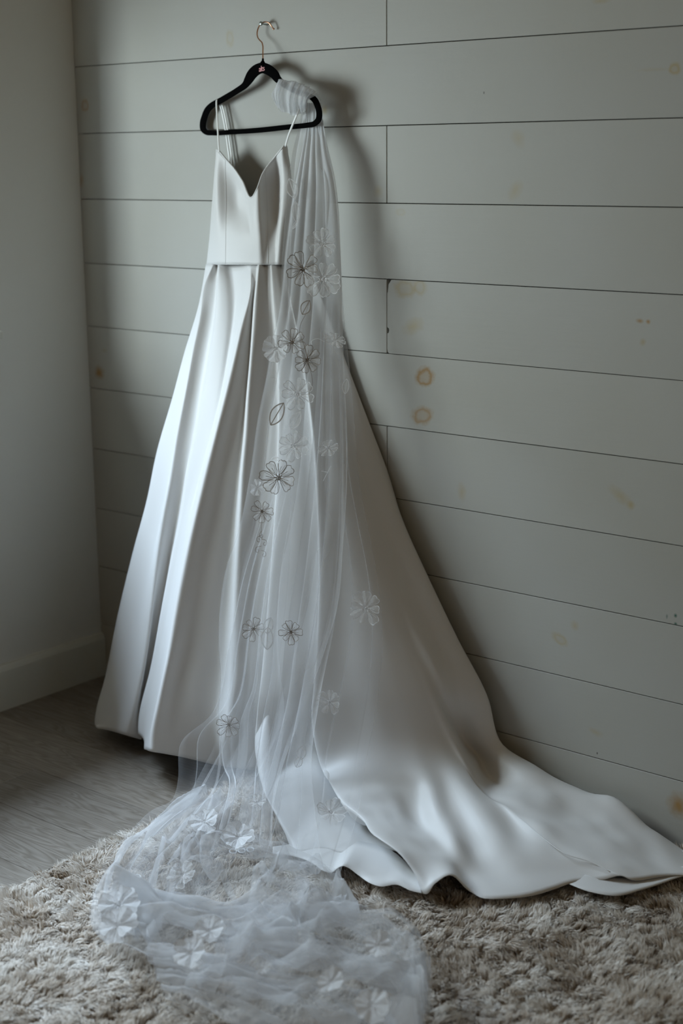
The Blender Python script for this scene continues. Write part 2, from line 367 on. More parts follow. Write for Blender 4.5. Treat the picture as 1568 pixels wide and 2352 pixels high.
def plank(x0, x1, z0, z1, chip=False):
    kn = [k for k in KN if x0 < k[0] < x1 and z0 < k[1] < z1]
    m = plank_material('painted_plank_with_knots', kn) if kn else M['plank']
    g = 0.0009
    if chip:                                             # a worn end: cut corner, rounded corner and a nick in the edge
        a, b, c, d = x0 + g, x1 - g, z0 + g, z1 - g; h = c + 0.057
        out = [(a + .006, c), (b, c), (b, d), (a + .013, d), (a + .004, d - .012), (a + .002, d - .03), (a, d - .034), (a, h + .008), (a + .005, h + .005), (a + .006, h), (a + .004, h - .006), (a, h - .008), (a, c + .01), (a + .002, c + .003)]
        n = len(out); V = [(x, 0, z) for x, z in out] + [(x, 0.019, z) for x, z in out]
        F = [tuple(range(n))] + [(i, i + n, (i+1) % n + n, (i+1) % n) for i in range(n)]
        return mesh('plank', V, F, m, wall_back, False)
    me = box_mesh('plank', (x0 + g, 0.0, z0 + g), (x1 - g, 0.019, z1 - g), 0.0009); me.materials.append(m)
    return link('plank', me, wall_back)
for i, (zt, zb) in enumerate(ROWS):
    zt = min(zt, RZ)
    if (i % 2) == 1 and i >= 3 or i == 1:                # rows 3,5,7,.. end at the same stud
        xs = [0.0, XJ, 3.55, RX]
    else:
        xs = [0.0, 2.95, RX]
    for x0, x1 in zip(xs[:-1], xs[1:]):
        plank(x0, x1, zb, zt, chip=(i == 7 and x0 == XJ))

# oak floor planks running along the shiplap wall
PW = 0.192
j = 0
y = 0.0; ys = [0.02]
yy = -0.815 + PW*4
while yy > RY:
    if yy < 0.0: ys.append(yy)
    yy -= PW
ys.append(RY)
for j, (ya, yb) in enumerate(zip(ys[:-1], ys[1:])):
    off = (j*0.47) % 1.35
    xs = [0.0] + [x for x in np.arange(off - 0.1, RX, 1.35) if x > 0.08] + [RX]
    for x0, x1 in zip(xs[:-1], xs[1:]):
        me = box_mesh('floor_plank', (x0 + .0006, yb + .0006, -0.012), (x1 - .0006, ya - .0006, 0.0), 0.0009); me.materials.append(M['floor']); link('floor_plank', me, floor)

# ------------------------------------------------------------------ screw and hanger
HY = lambda px: -0.016 - 0.054*(px - 470)/265.0          # the hanger stands off the wall, its right end a little more
sp = inv(599, 55, 'y', -0.024)
screw = thing('wall_screw', 'small zinc screw in the shiplap wall holding the hanger hook', 'screw', (sp[0], 0, sp[2]))
V, F = tube_vf([(sp[0], 0.01, sp[2] - .001), (sp[0], -0.012, sp[2]), (sp[0], -0.022, sp[2] + .001)], 0.0019, 8)
put(mesh('shank', V, F, M['steel']), screw)
V, F = tube_vf([(sp[0], -0.021, sp[2] + .001), (sp[0], -0.0225, sp[2] + .001), (sp[0], -0.025, sp[2] + .001), (sp[0], -0.0265, sp[2] + .001)], [.003, .0052, .0052, .003], 14)
put(mesh('screw_head', V, F, M['steel']), screw)

hp = inv(603, 157, 'y', HY(603))
hanger = thing('clothes_hanger', 'black velvet clothes hanger with a rose gold wire hook carrying the dress', 'hanger', tuple(hp))
CL = [(603, 156, 25), (590, 160, 25), (579, 170, 24), (571, 183, 21), (563, 195, 16), (545, 208, 14), (522, 222, 14), (503, 233, 14), (488, 241, 14), (477, 252, 15), (470, 268, 15), (466, 284, 15), (467, 297, 14),
      (474, 304, 12), (488, 305.5, 11), (530, 303.5, 11), (600, 298.5, 12), (660, 292, 12), (705, 287.5, 12), (722, 284, 13), (731, 275, 14), (733, 260, 14), (729, 243, 14), (722, 229, 14), (710, 220, 13), (690, 213, 13), (665, 202, 13), (648, 191, 14), (637, 181, 18), (629, 170, 22), (617, 161, 24)]
cl = np.array(CL[-3:] + CL + CL[:4], float); dense = hermite(cl, 420)
_a = [int(i) for i in np.argsort(np.linalg.norm(dense[:, :2] - cl[3, :2], axis=1))[:6]]; dense = dense[min(_a):max(_a)][::2]
tg = np.roll(dense[:, :2], -1, 0) - np.roll(dense[:, :2], 1, 0); tg /= np.linalg.norm(tg, axis=1)[:, None]; nr = np.stack([-tg[:, 1], tg[:, 0]], 1)
V, F = [], []
hw = 0.0034
for i, (px, py, wd_) in enumerate(dense):
    for (s, dy) in ((-.5, -.6), (-.38, -1), (.38, -1), (.5, -.6), (.5, .6), (.38, 1), (-.38, 1), (-.5, .6)):
        q = dense[i, :2] + nr[i]*s*wd_; V.append(inv(q[0], q[1], 'y', HY(px) + dy*hw))
n = len(dense)
for i in range(n):
    for j in range(8): F.append((i*8+j, i*8+(j+1) % 8, ((i+1) % n)*8+(j+1) % 8, ((i+1) % n)*8+j))
put(mesh('hanger_frame', V, F, M['velvet']), hanger)
nk = [inv(603, 150, 'y', HY(603)), inv(603, 143, 'y', HY(603)), inv(603.5, 139, 'y', HY(603)), inv(603.5, 134, 'y', HY(603))]
V, F = tube_vf(nk, [.0075, .0058, .0028, .0024], 12); put(mesh('neck', V, F, M['velvet']), hanger)
hk = [inv(px, py, 'y', y) for px, py, y in ((603.5, 138, HY(603)), (603.5, 120, -.034), (603.2, 104, -.027), (601.5, 98, -.025), (596, 92, -.023), (591.5, 85, -.021), (590.3, 77, -.020), (592, 67, -.019), (597, 57, -.018), (604, 51.5, -.017), (612, 50.5, -.015), (619, 54, -.013), (624, 61, -.011), (627.5, 65.5, -.009))]
hkd = hermite(hk, 60); V, F = tube_vf(hkd, 0.0017, 8); put(mesh('wire_hook', V, F, M['copper']), hanger)
V, F = tube_vf([hkd[-1], hkd[-1] + (hkd[-1] - hkd[-2])*0.6, hkd[-1] + (hkd[-1] - hkd[-2])*1.2], [.002, .0036, .0026], 10); put(mesh('hook_tip', V, F, M['copper']), hanger)
# the printed letters
tc_ = bpy.data.curves.new('printed_letters', 'FONT'); tc_.body = 'alts'; tc_.size = 0.0175; tc_.align_x = 'CENTER'; tc_.align_y = 'CENTER'; tc_.extrude = 0.0001; tc_.space_character = 0.82
to = bpy.data.objects.new('printed_letters', tc_); COL.objects.link(to)
lp = inv(601, 158, 'y', HY(603) - hw - 0.0003)
bpy.context.view_layer.update()
me = bpy.data.meshes.new_from_object(to.evaluated_get(bpy.context.evaluated_depsgraph_get())); bpy.data.objects.remove(to)
sl = -0.054/ (inv(735, 160, 'y', -.09)[0] - inv(470, 160, 'y', -.09)[0])
for v in me.vertices:
    x, yv = v.co.x*1.22, v.co.y*1.12
    v.co = Vector((lp[0] + x, lp[1] + sl*x, lp[2] + yv + x*0.10))
me.materials.clear(); me.materials.append(M['print']); put(link('printed_letters', me), hanger)['label'] = 'rose pink printed lettering on the hanger'

# ------------------------------------------------------------------ wedding dress
dress = thing('wedding_dress', 'white satin wedding dress with V neck, pleated skirt and long train', 'dress', (0.80, -0.10, 0.03))
R3 = lambda *p: np.array(p, float)
zz = 'z'
# the skirt turns from its foremost pleat round to the wall: depth along a few heights of the front
ROWY = [(608, 580, -.134, 672, -.072), (800, 552, -.185, 745, -.048), (1000, 500, -.255, 831, -.042), (1200, 452, -.325, 916, -.038), (1400, 408, -.395, 1012, -.034), (1580, 372, -.460, 1106, -.034), (1725, 350, -.505, 1156, -.040)]
def front_y(px, py):
    py = min(max(py, 608), 1725); v = []
    for k, r in enumerate(ROWY):
        t = min(1.15, max(-.25, (px - r[1])/(r[3] - r[1]))); bow = (.30*math.sin(math.pi*min(1, max(0, t))) if k == 0 else .17*math.sin(math.pi*min(1, max(0, t))**1.9))
        v.append(r[2] + (r[4] - r[2])*(t - bow))
    return float(np.interp(py, [r[0] for r in ROWY], v))
def scol(pts, d0=0.0, d1=0.0):
    out = []
    for p in pts:
        if len(p) == 2 and p[1] <= 1726: out.append((p[0], p[1], front_y(*p) + d0 + (d1 - d0)*(p[1] - 608)/1100))
        else: out.append(p)
    return col(out)
skirt_cols = [
 R3((.75, -.03, 1.29), (.70, -.03, .6), (.62, -.06, .06)),
 R3((.645, -.05, 1.29), (.50, -.13, .6), (.43, -.22, .05)),
 col([(475, 607, -.085), (457, 702), (424, 810), (398, 907), (360, 1039), (337, 1150), (307, 1262), (273, 1403), (242, 1557), (220, 1645), (219, 1658, zz, .035), (223, 1667, zz, .034)]),
 col([(483, 607, -.112), (450, 800), (410, 1001), (356, 1250), (300, 1500), (262, 1660), (256, 1679, zz, .045)]),
 col([(491, 607, -.125), (470, 654), (461, 723), (443, 810), (432, 873), (408, 1001), (390, 1116), (377, 1186), (362, 1290), (349, 1402), (332, 1529), (306, 1640), (290, 1689, zz, .050)], (0, -.010)),
 col([(496, 608, -.118), (480, 723), (463, 810), (448, 890), (429, 1001), (409, 1116), (396, 1186), (378, 1285), (359, 1388), (341, 1500), (322, 1620), (314, 1696, zz, .050)], (.004, .010)),
 col([(499, 608, -.120), (488, 723), (472, 810), (458, 890), (440, 1001), (417, 1116), (404, 1186), (385, 1285), (367, 1388), (347, 1500), (326, 1620), (321, 1698, zz, .052)], (.008, .022)),
 col([(502, 608, -.128), (499, 650), (498, 708), (488, 784), (472, 873), (454, 975), (431, 1077), (416, 1180), (394, 1285), (374, 1388), (349, 1529), (318, 1670), (318, 1686, zz, .075)], (0, -.006)),
 col([(514, 608, -.124), (522, 708), (507, 850), (482, 975), (450, 1100), (428, 1180), (407, 1285), (386, 1400), (362, 1529), (332, 1690), (331, 1702, zz, .075)], (.004, -.002)),
 col([(530, 608, -.119), (538, 680), (522, 830), (498, 960), (470, 1070), (436, 1180), (415, 1285), (393, 1400), (371, 1529), (338, 1695), (331, 1719, zz, .075)], (.010, .008)),
 col([(552, 608, -.122), (558, 656), (541, 758), (526, 822), (507, 906), (483, 1001), (457, 1103), (443, 1180), (421, 1285), (399, 1400), (376, 1529), (342, 1695), (336, 1722, zz, .085)], (.008, .004)),
 col([(572, 608, -.130), (576, 656), (554, 758), (540, 822), (520, 906), (496, 1001), (470, 1103), (457, 1160), (435, 1258), (407, 1402), (391, 1497), (367, 1609), (350, 1705), (350, 1727, zz, .095)], (0, -.010)),
 scol([(582, 608), (579, 700), (562, 822), (546, 906), (524, 1001), (502, 1103), (474, 1250), (436, 1450), (392, 1650), (382, 1732, zz, .085)], .004, .002),
 scol([(588, 608), (580, 700), (569, 822), (557, 906), (543, 1001), (526, 1103), (506, 1250), (472, 1450), (434, 1650), (424, 1740, zz, .068)], .006, .008),
 scol([(591, 608), (582, 700), (573, 822), (564, 906), (555, 1001), (543, 1103), (533, 1200), (520, 1350), (502, 1529), (484, 1660), (474, 1752, zz, .050)], .006, .020),
 scol([(595, 608), (588, 682), (583, 758), (576, 848), (571, 912), (566, 988), (557, 1090), (553, 1164), (546, 1290), (540, 1430), (535, 1529), (525, 1680), (515, 1760, zz, .040)], -.010, -.012),
 scol([(606, 608), (612, 700), (604, 850), (596, 1000), (584, 1200), (577, 1400), (569, 1600), (562, 1766, zz, .036)], .004, .004),
 scol([(616, 608), (624, 800), (627, 1000), (622, 1200), (617, 1400), (614, 1580), (618, 1700), (632, 1772, -.29)], .004, .012),
 scol([(627, 608), (644, 800), (650, 1000), (643, 1200), (629, 1400), (614, 1580), (605, 1680), (602, 1726, -.395), (608, 1771, zz, .105), (619, 1813), (632, 1845, zz, .085), (654, 1890), (672, 1930), (682, 1958, zz, .045)], 0, -.010),
 scol([(637, 608), (665, 800), (680, 1000), (685, 1200), (681, 1400), (674, 1580), (676, 1715, -.330), (700, 1810, zz, .09), (728, 1890, zz, .068), (752, 1955, zz, .045)], 0, 0),
 scol([(643, 608), (680, 800), (702, 1000), (712, 1200), (714, 1400), (714, 1580), (724, 1700, -.290), (758, 1800, zz, .075), (797, 1890, zz, .058), (816, 1964, zz, .045)], .002, .010),
 scol([(646, 608), (686, 800), (713, 1000), (728, 1200), (734, 1400), (738, 1580), (756, 1700, -.255), (800, 1800, zz, .05), (860, 1900, zz, .035), (900, 1955, zz, .035)], .001, .010),
 scol([(650, 608), (692, 800), (722, 1000), (736, 1200), (738, 1400), (729, 1580), (724, 1640), (731, 1704, -.345), (744, 1758, zz, .118), (766, 1802), (790, 1842, zz, .115), (820, 1891), (864, 1930, zz, .100), (920, 1970), (958, 2010, zz, .07), (975, 2052, zz, .045)], 0, -.016),
 scol([(653, 608), (700, 800), (740, 1000), (770, 1200), (788, 1400), (800, 1580), (828, 1720), (880, 1840, zz, .098), (950, 1940, zz, .080), (990, 2000, zz, .070), (1003, 2022, zz, .074)], 0, 0),
 scol([(655, 608), (705, 800), (755, 1000), (795, 1200), (828, 1400), (856, 1580), (893, 1720), (952, 1860, zz, .078), (1018, 1960, zz, .060), (1043, 2010, zz, .080)], 0, 0),
 scol([(657, 608), (710, 800), (765, 1000), (812, 1200), (855, 1400), (896, 1580), (940, 1720), (1006, 1870, zz, .092), (1060, 1985, zz, .062), (1080, 2046, zz, .045)], 0, 0),
 scol([(659, 608), (715, 800), (772, 1000), (828, 1200), (878, 1400), (928, 1580), (980, 1720), (1056, 1875, zz, .078), (1115, 1990, zz, .055), (1135, 2064, zz, .04)], 0, 0),
 scol([(661, 608), (718, 800), (780, 1000), (840, 1200), (896, 1400), (955, 1580), (1012, 1720), (1108, 1875, zz, .092), (1190, 2000, zz, .060), (1228, 2055, zz, .04)], 0, 0),
 scol([(663, 608), (721, 800), (785, 1000), (848, 1200), (910, 1400), (972, 1580), (1036, 1720), (1150, 1875, zz, .078), (1265, 1990, zz, .060), (1320, 2024, zz, .045)], 0, 0),
 scol([(665, 608), (724, 800), (790, 1000), (856, 1200), (922, 1400), (990, 1580), (1050, 1710), (1100, 1813, zz, .095), (1204, 1888, zz, .088), (1252, 1930, zz, .080), (1303, 1964, zz, .075), (1360, 1982, zz, .070), (1401, 2004, zz, .065)], 0, 0),
 scol([(667, 608), (728, 800), (796, 1000), (868, 1200), (942, 1400), (1022, 1580), (1082, 1735, -.070), (1110, 1775, zz, .085), (1190, 1830, zz, .095), (1285, 1905, zz, .085), (1390, 1975, zz, .075), (1464, 2020, zz, .05)], 0, 0),
 scol([(669, 608), (731, 800), (802, 1000), (878, 1200), (962, 1400), (1056, 1580), (1120, 1715, -.062), (1215, 1782, -.095), (1330, 1850, -.105), (1450, 1945, zz, .07), (1545, 2006, zz, .05)], 0, 0),
 col([(672, 607, -.06), (740, 780), (815, 960), (887, 1140), (975, 1320), (1050, 1470), (1118, 1600), (1152, 1710, -.04), (1230, 1760, -.045), (1330, 1810, -.045), (1420, 1842, -.05), (1500, 1910, -.07), (1568, 1962, -.09), (1620, 2010, zz, .04)]),
 R3((.88, -.03, 1.29), (1.12, -.015, .8), (1.45, -.012, .12), (1.7, -.014, .045), (1.95, -.04, .03)),
 R3((.84, -.028, 1.29), (.95, -.014, .7), (1.05, -.014, .06)),
]
SK = loft(skirt_cols, 120, 330); 
_m = np.clip((SK[..., 0] - 1.22)/.15, 0, 1)*np.clip((.135 - SK[..., 2])/.05, 0, 1)*np.clip((SK[..., 2] - .040)/.02, .15, 1)   # soft dents where the train lies on the rug
SK[..., 2] += _m*(.013*vnoise(SK[..., 0]*8, SK[..., 1]*11, 71) + .006*vnoise(SK[..., 0]*19 + SK[..., 1]*9, SK[..., 1]*24, 72))
_k = np.exp(-((SK[..., 0] - 1.43)/.05)**2 - ((SK[..., 2] - .10)/.03)**2); SK[..., 1] += .022*_k                    # pinch where the fall meets the floor
SK[..., 1] = np.minimum(SK[..., 1], -.008)
o = grid('skirt', SK, M['satin'], None, thick=0.0012); put(o, dress)
# stitched seam down the train
tr = col([(1000, 1605, -.128), (1050, 1711, -.123), (1100, 1812, zz, .097), (1204, 1887, zz, .090), (1252, 1929, zz, .082), (1303, 1963, zz, .077), (1360, 1981, zz, .072), (1401, 2003, zz, .067)])
# inner hems lying on the rug
def strip(name, up, dn, m, n=40, rows=6):
    a = hermite(np.array([inv(p[0], p[1], 'z', p[2]) for p in up]), n); b = hermite(np.array([inv(p[0], p[1], 'z', p[2]) for p in dn]), n)
    s = np.linspace(0, 1, rows)[None, :, None]
    G = a[:, None, :]*(1 - s) + b[:, None, :]*s
    return put(grid(name, G, m, None, thick=0.001), dress)
strip('underskirt_hem', [(626, 1945, .05), (700, 1935, .05), (800, 1930, .05), (880, 1945, .05), (962, 2010, .04)],
      [(626, 1962, .045), (660, 1964, .047), (690, 1971, .045), (723, 1986, .045), (744, 2001, .042), (760, 2005, .042), (777, 1993, .055), (788, 1989, .06), (799, 1993, .057), (820, 2008, .048), (853, 2030, .042), (874, 2036, .042), (910, 2032, .046), (944, 2046, .042), (970, 2052, .04)], M['satin'], 90)
strip('lining_hem', [(1290, 2006, .045), (1350, 2006, .05), (1420, 2012, .045), (1480, 2010, .045), (1568, 1990, .045), (1630, 1985, .045)],
      [(1300, 2028, .042), (1353, 2048, .04), (1414, 2057, .04), (1475, 2043, .04), (1568, 2012, .042), (1630, 1994, .042)], M['lining'], 50)

b_cols = [
 R3((.74, -.03, 1.295), (.74, -.03, 1.40), (.74, -.032, 1.45)),
 col([(486, 607, -.045), (494, 500, -.045), (504, 395, -.05)]),
 col([(475, 607, -.085), (482, 540), (487, 470), (492, 410), (497, 352, -.085)]),
 col([(499, 607, -.122), (499, 530), (499, 450), (500, 390), (503, 347, -.098)]),
 col([(520, 607, -.128), (521, 540, -.117), (521, 470, -.097), (520, 410, -.092), (519, 366, -.098)]),
 col([(545, 607, -.131), (546, 540, -.124), (546, 470, -.084), (545, 430, -.082), (538, 388, -.100)]),
 col([(568, 607, -.134), (568, 540, -.132), (566, 480, -.094), (562, 450, -.086), (556, 415, -.106)]),
 col([(585, 607, -.136), (583, 540, -.138), (581, 490, -.136), (580, 470, -.132), (579, 453, -.126)]),
 col([(596, 607, -.137), (596, 540, -.138), (594, 480, -.134), (592, 450, -.129), (590, 434, -.126)]),
 col([(612, 607, -.128), (612, 540, -.121), (609, 470, -.105), (606, 420, -.100), (604, 397, -.110)]),
 col([(630, 607, -.121), (632, 540, -.110), (635, 470, -.077), (634, 410, -.070), (630, 362, -.092)]),
 col([(646, 607, -.113), (648, 540, -.111), (650, 470, -.100), (650, 400, -.092), (648, 340, -.098)]),
 col([(664, 607, -.09), (668, 520), (667, 460), (663, 410), (660, 368, -.086), (655, 333, -.090)]),
 col([(672, 607, -.05), (672, 520, -.045), (668, 450, -.045)]),
 R3((.86, -.03, 1.295), (.86, -.03, 1.40), (.86, -.032, 1.45)),
]
BO = loft(b_cols, 40, 150); BO[..., 1] = np.minimum(BO[..., 1], -.010)
o = grid('bodice', BO, M['satin'], None, wrap=True, thick=0.0016); put(o, dress)
front = slice(20, 136)
V, F = tube_vf(BO[18:138, -1], 0.0022, 6); put(mesh('neckline_binding', V, F, M['satin']), dress)
wl = BO[12:140, 0] + np.array([0, -.0012, 0]); V, F = tube_vf(wl, 0.0011, 6); put(mesh('waist_seam', V, F, M['seam']), dress)
def nearest_col(px):                                     # grid column whose waist lies nearest to a pixel direction
    t = inv(px, 607, 'y', -.13); return 20 + int(np.argmin(np.abs(BO[20:136, 0, 0] - t[0])))
for px in (499, 596):
    c = BO[nearest_col(px)] + np.array([0.0003, -.0008, 0]); V, F = tube_vf(c[:, :], 0.0008, 6); put(mesh('bodice_seam', V, F, M['seam']), dress)
V, F = tube_vf(hermite(tr, 60), 0.0010, 6); put(mesh('train_seam', V, F, M['satin']), dress)
def strap(pts):
    P = hermite(np.array([inv(a, b, 'y', c + near(b)) for a, b, c in pts]), 30)
    V, F = tube_vf(P, 0.0032, 8, True, 0.45); put(mesh('shoulder_strap', V, F, M['strap']), dress)
strap([(503, 350, -.100), (500, 300, -.080), (498, 260, -.066), (497, 240, -.060), (497.5, 230, -.056), (500, 229, -.050), (503, 234, -.044)])
strap([(503, 234, -.044), (509, 255, -.042), (516, 290, -.042), (524, 345, -.042), (532, 400, -.041), (545, 470, -.041)])
strap([(507, 232, -.044), (514, 255, -.043), (521, 290, -.043), (529, 340, -.043), (538, 400, -.042), (552, 470, -.041)])
strap([(655, 336, -.094), (662, 312, -.098), (672, 286, -.102), (682, 262, -.105), (692, 235, -.106), (697, 214, -.104), (700, 208, -.096)])
strap([(704, 212, -.088), (703, 250, -.084), (700, 300, -.075), (695, 350, -.062), (690, 420, -.045), (686, 470, -.038)])

# ------------------------------------------------------------------ shag rug
rug = thing('shag_rug', 'beige shag rug under the train and the veil on the oak floor', 'rug', (1.9, -1.0, 0))
X0, X1, Y0, Y1 = 0.925, 3.05, -2.35, -0.035
me = box_mesh('rug_backing', (X0, Y0, 0.0005), (X1, Y1, 0.007), 0.002); me.materials.append(M['backing']); put(link('rug_backing', me), rug)
def make_pile():
    dens_n = 430000
    x = X0 + (X1 - X0)*RNG.random(dens_n); yv = Y0 + (Y1 - Y0)*RNG.random(dens_n)
    # keep what the lens could see, with a wide margin
    d = np.stack([x, yv, np.full(dens_n, .02)], 1) - CAM; wq = d @ FW
    px = 784 + F_PX*(d @ RT)/wq; py = 1176 - F_PX*(d @ UP)/wq
    far = (px < -350) | (px > 2050) | (py > 2800)
    keep = ~far | (RNG.random(dens_n) < 0.25); x, yv = x[keep], yv[keep]; n = len(x)
    # tufts: each strand leans toward the tip of its tuft
    cell = 0.024
    gx = np.floor(x/cell + 0.35*vnoise(x*9, yv*9, 5)); gy = np.floor(yv/cell + 0.35*vnoise(x*9, yv*9, 6))
    hsh = lambda k: np.modf(np.abs(np.sin(gx*12.9898 + gy*78.233 + k*37.719)*43758.5453))[0]
    ang = 2.4*vnoise(x*5, yv*5, 1) + 1.6*vnoise(x*14, yv*14, 2) + (hsh(1) - .5)*2.6 + RNG.normal(0, .45, n) - 0.9
    lean = 0.62 + 0.28*vnoise(x*8, yv*8, 3) + (hsh(2) - .5)*0.5 + RNG.normal(0, .10, n)
    lean = np.clip(lean, 0.05, 0.95)
    L = (0.029 + 0.006*RNG.random(n))*(0.9 + 0.2*hsh(3))
    cx = (gx + .5 + hsh(4)*.4)*cell; cy = (gy + .5 + hsh(5)*.4)*cell
    dirx = np.cos(ang); diry = np.sin(ang)
    top = L*(1 - .62*lean); hor = L*lean*0.9
    base = np.stack([x, yv, np.full(n, .005)], 1)
    pull = 0.30
    tip = base + np.stack([dirx*hor + (cx - x)*pull, diry*hor + (cy - yv)*pull, top], 1); tip[:, 2] = np.minimum(tip[:, 2], .037)
    mid = base*0.5 + tip*0.5; mid[:, 2] += L*0.20*lean; mid[:, :2] -= np.stack([dirx, diry], 1)*(hor*0.12)[:, None]
    wdt = 0.0012 + 0.0006*RNG.random(n)
    a2 = ang + math.pi/2 + RNG.normal(0, .6, n); side = np.stack([np.cos(a2), np.sin(a2), RNG.normal(0, .25, n)], 1)
    V = np.empty((n, 5, 3)); V[:, 0] = base - side*wdt[:, None]; V[:, 1] = base + side*wdt[:, None]
    V[:, 2] = mid + side*wdt[:, None]; V[:, 3] = mid - side*wdt[:, None]; V[:, 4] = tip
    idx = np.arange(n)*5
    quads = np.stack([idx, idx+1, idx+2, idx+3], 1); tris = np.stack([idx+3, idx+2, idx+4], 1)
    me = bpy.data.meshes.new('pile'); me.vertices.add(n*5); me.vertices.foreach_set('co', V.reshape(-1))
    me.loops.add(n*7); loops = np.concatenate([quads, tris], 1).reshape(-1); me.loops.foreach_set('vertex_index', loops.astype(np.int32))
    me.polygons.add(n*2); ls = np.stack([np.arange(n)*7, np.arange(n)*7 + 4], 1).reshape(-1)
    me.polygons.foreach_set('loop_start', ls.astype(np.int32))
    me.polygons.foreach_set('use_smooth', np.ones(n*2, bool))
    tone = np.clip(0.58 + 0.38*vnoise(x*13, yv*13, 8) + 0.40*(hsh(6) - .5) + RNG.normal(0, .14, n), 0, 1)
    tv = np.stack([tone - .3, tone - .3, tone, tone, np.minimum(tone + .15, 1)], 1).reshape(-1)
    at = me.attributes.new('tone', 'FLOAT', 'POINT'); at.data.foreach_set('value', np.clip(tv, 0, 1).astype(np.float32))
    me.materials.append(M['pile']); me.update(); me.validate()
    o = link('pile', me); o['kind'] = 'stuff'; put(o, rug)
make_pile()

# ------------------------------------------------------------------ veil
veil = thing('bridal_veil', 'sheer ivory tulle veil with lace flowers draped over the hanger and pooling on the rug', 'veil', (1.2, -0.5, 0.05))
def sheet(name, Lp, Rp, n, m, pleats, base, seed, over=1.3, depth=0.006, lift=0.0, ref=0.30, dense=3.2, fade=0.0):
    """a length of tulle between two edges, laid in uneven pleats that double back on themselves"""
    A = hermite(col(Lp, shift=0.35), n); B = hermite(col(Rp, shift=0.35), n)
    s = np.linspace(0, 1, m)[:, None]; t = np.linspace(0, 1, n)[None, :]
    sw = s + .10*vnoise(s*3.1 + seed, t*0 + .5, seed)                       # uneven spacing
    ph = pleats*2*math.pi*sw + 1.5*vnoise(s*3, t*2.2, seed + 1) + 2.0*vnoise(s*1.3, t*1.3 + 9, seed + 3)
    am = over*np.clip(0.7 + 0.9*vnoise(s*pleats*.9, t*1.5, seed + 2), 0.1, 1.6)
    f = s + am*np.sin(ph)/(2*math.pi*pleats)*np.minimum(1, np.minimum(s, 1 - s)*pleats*1.5)
    f = f + .035*vnoise(s*4, t*5, seed + 7)*np.minimum(1, np.minimum(s, 1 - s)*8)
    G = A[None]*(1 - f[..., None]) + B[None]*f[..., None]
    G[..., 1] -= depth*(0.35 + 0.65*t)*np.cos(ph)
    if lift:                                                                # lying on the rug: folds stand up
        rid = 1 - np.abs(vnoise(s*5 + .6*vnoise(s*3, t*4, seed), t*4, seed + 11))
        env = np.minimum(1, np.minimum(s, 1 - s)*5)
        G[..., 2] += lift*env*(.25 + .75*rid**3 + .35*np.cos(ph)) + .15*lift*vnoise(s*17, t*13, seed + 12)
        G[..., 2] = np.maximum(G[..., 2], .043)
    df = np.abs(np.gradient(f, axis=0)*(m - 1))
    dn = base*(1 + 1.1*np.exp(-(df/0.30)**2)) + base*.30*vnoise(s*11, t*3, seed + 4)
    wid = np.linalg.norm(B - A, axis=1)[None]; dn = dn*np.clip(ref/wid, .85, dense)   # gathered narrower = denser
    if not lift: dn = dn*np.interp(G[..., 2], [.7, 1.3], [1.0, 1.6])
    edge = np.minimum(s, 1 - s)*np.ones_like(t); dn = dn + .20*np.exp(-(edge/0.005)**2)
    if fade: dn = dn*np.clip(t/fade, 0, 1)**2
    return put(grid(name, G, M['tulle'], None, density=np.clip(dn, .0, .8)), veil)
sheet('tulle_layer', [(704, 236, -.062), (700, 300, -.068), (690, 350, -.100), (672, 440, -.125), (655, 560, -.145), (637, 720, -.180), (620, 800), (612, 850), (590, 960), (570, 1100, -.285), (542, 1230), (518, 1300), (502, 1400), (499, 1480, -.43), (503, 1560), (498, 1640), (506, 1740, -.49), (520, 1820, zz, .13), (500, 1900, zz, .07)],
     [(737, 236, -.060), (742, 300, -.066), (750, 350, -.085), (765, 420), (778, 560, -.105), (784, 700), (786, 800), (790, 900), (795, 1000, -.16), (795, 1100), (787, 1250, -.235), (774, 1400), (745, 1500), (702, 1620, -.40), (652, 1760, -.50), (632, 1850, zz, .12), (628, 1950, zz, .07)],
     150, 260, 5, .15, 3)
sheet('tulle_layer', [(696, 240, -.062), (684, 300, -.066), (672, 350, -.095), (662, 430, -.12), (652, 560, -.135), (645, 700, -.165), (642, 1000, -.23), (625, 1300, -.34), (600, 1500), (585, 1650, -.44), (600, 1800, -.50), (610, 1900, zz, .06)],
     [(738, 236, -.058), (746, 300, -.064), (757, 360, -.080), (771, 450, -.080), (781, 560, -.080), (790, 720, -.075), (801, 830, -.075), (813, 970, -.075), (824, 1100, -.10), (846, 1220, -.14), (868, 1330, -.17), (880, 1450, -.20), (868, 1620, -.27), (845, 1740, -.35), (818, 1890, zz, .14), (790, 1985, zz, .07), (772, 2050, zz, .05)],
     150, 240, 4, .13, 13, over=1.2)
sheet('tulle_layer', [(672, 880, -.225), (640, 1040, -.265), (604, 1180, -.31), (560, 1320, -.37), (525, 1480, -.43), (485, 1640, -.48), (411, 1712, -.53), (408, 1785, -.56), (330, 1880, zz, .12), (255, 1968, zz, .09), (218, 2060, zz, .06), (214, 2120, zz, .05)],
     [(700, 880, -.215), (690, 1040, -.255), (666, 1180, -.30), (645, 1320, -.36), (640, 1480, -.41), (655, 1640, -.45), (640, 1760, -.52), (600, 1860, zz, .13), (560, 1930, zz, .10), (520, 2010, zz, .07), (470, 2080, zz, .06)],
     130, 240, 4, .14, 23, over=1.5, depth=.014, ref=.25, dense=1.2, fade=.25)
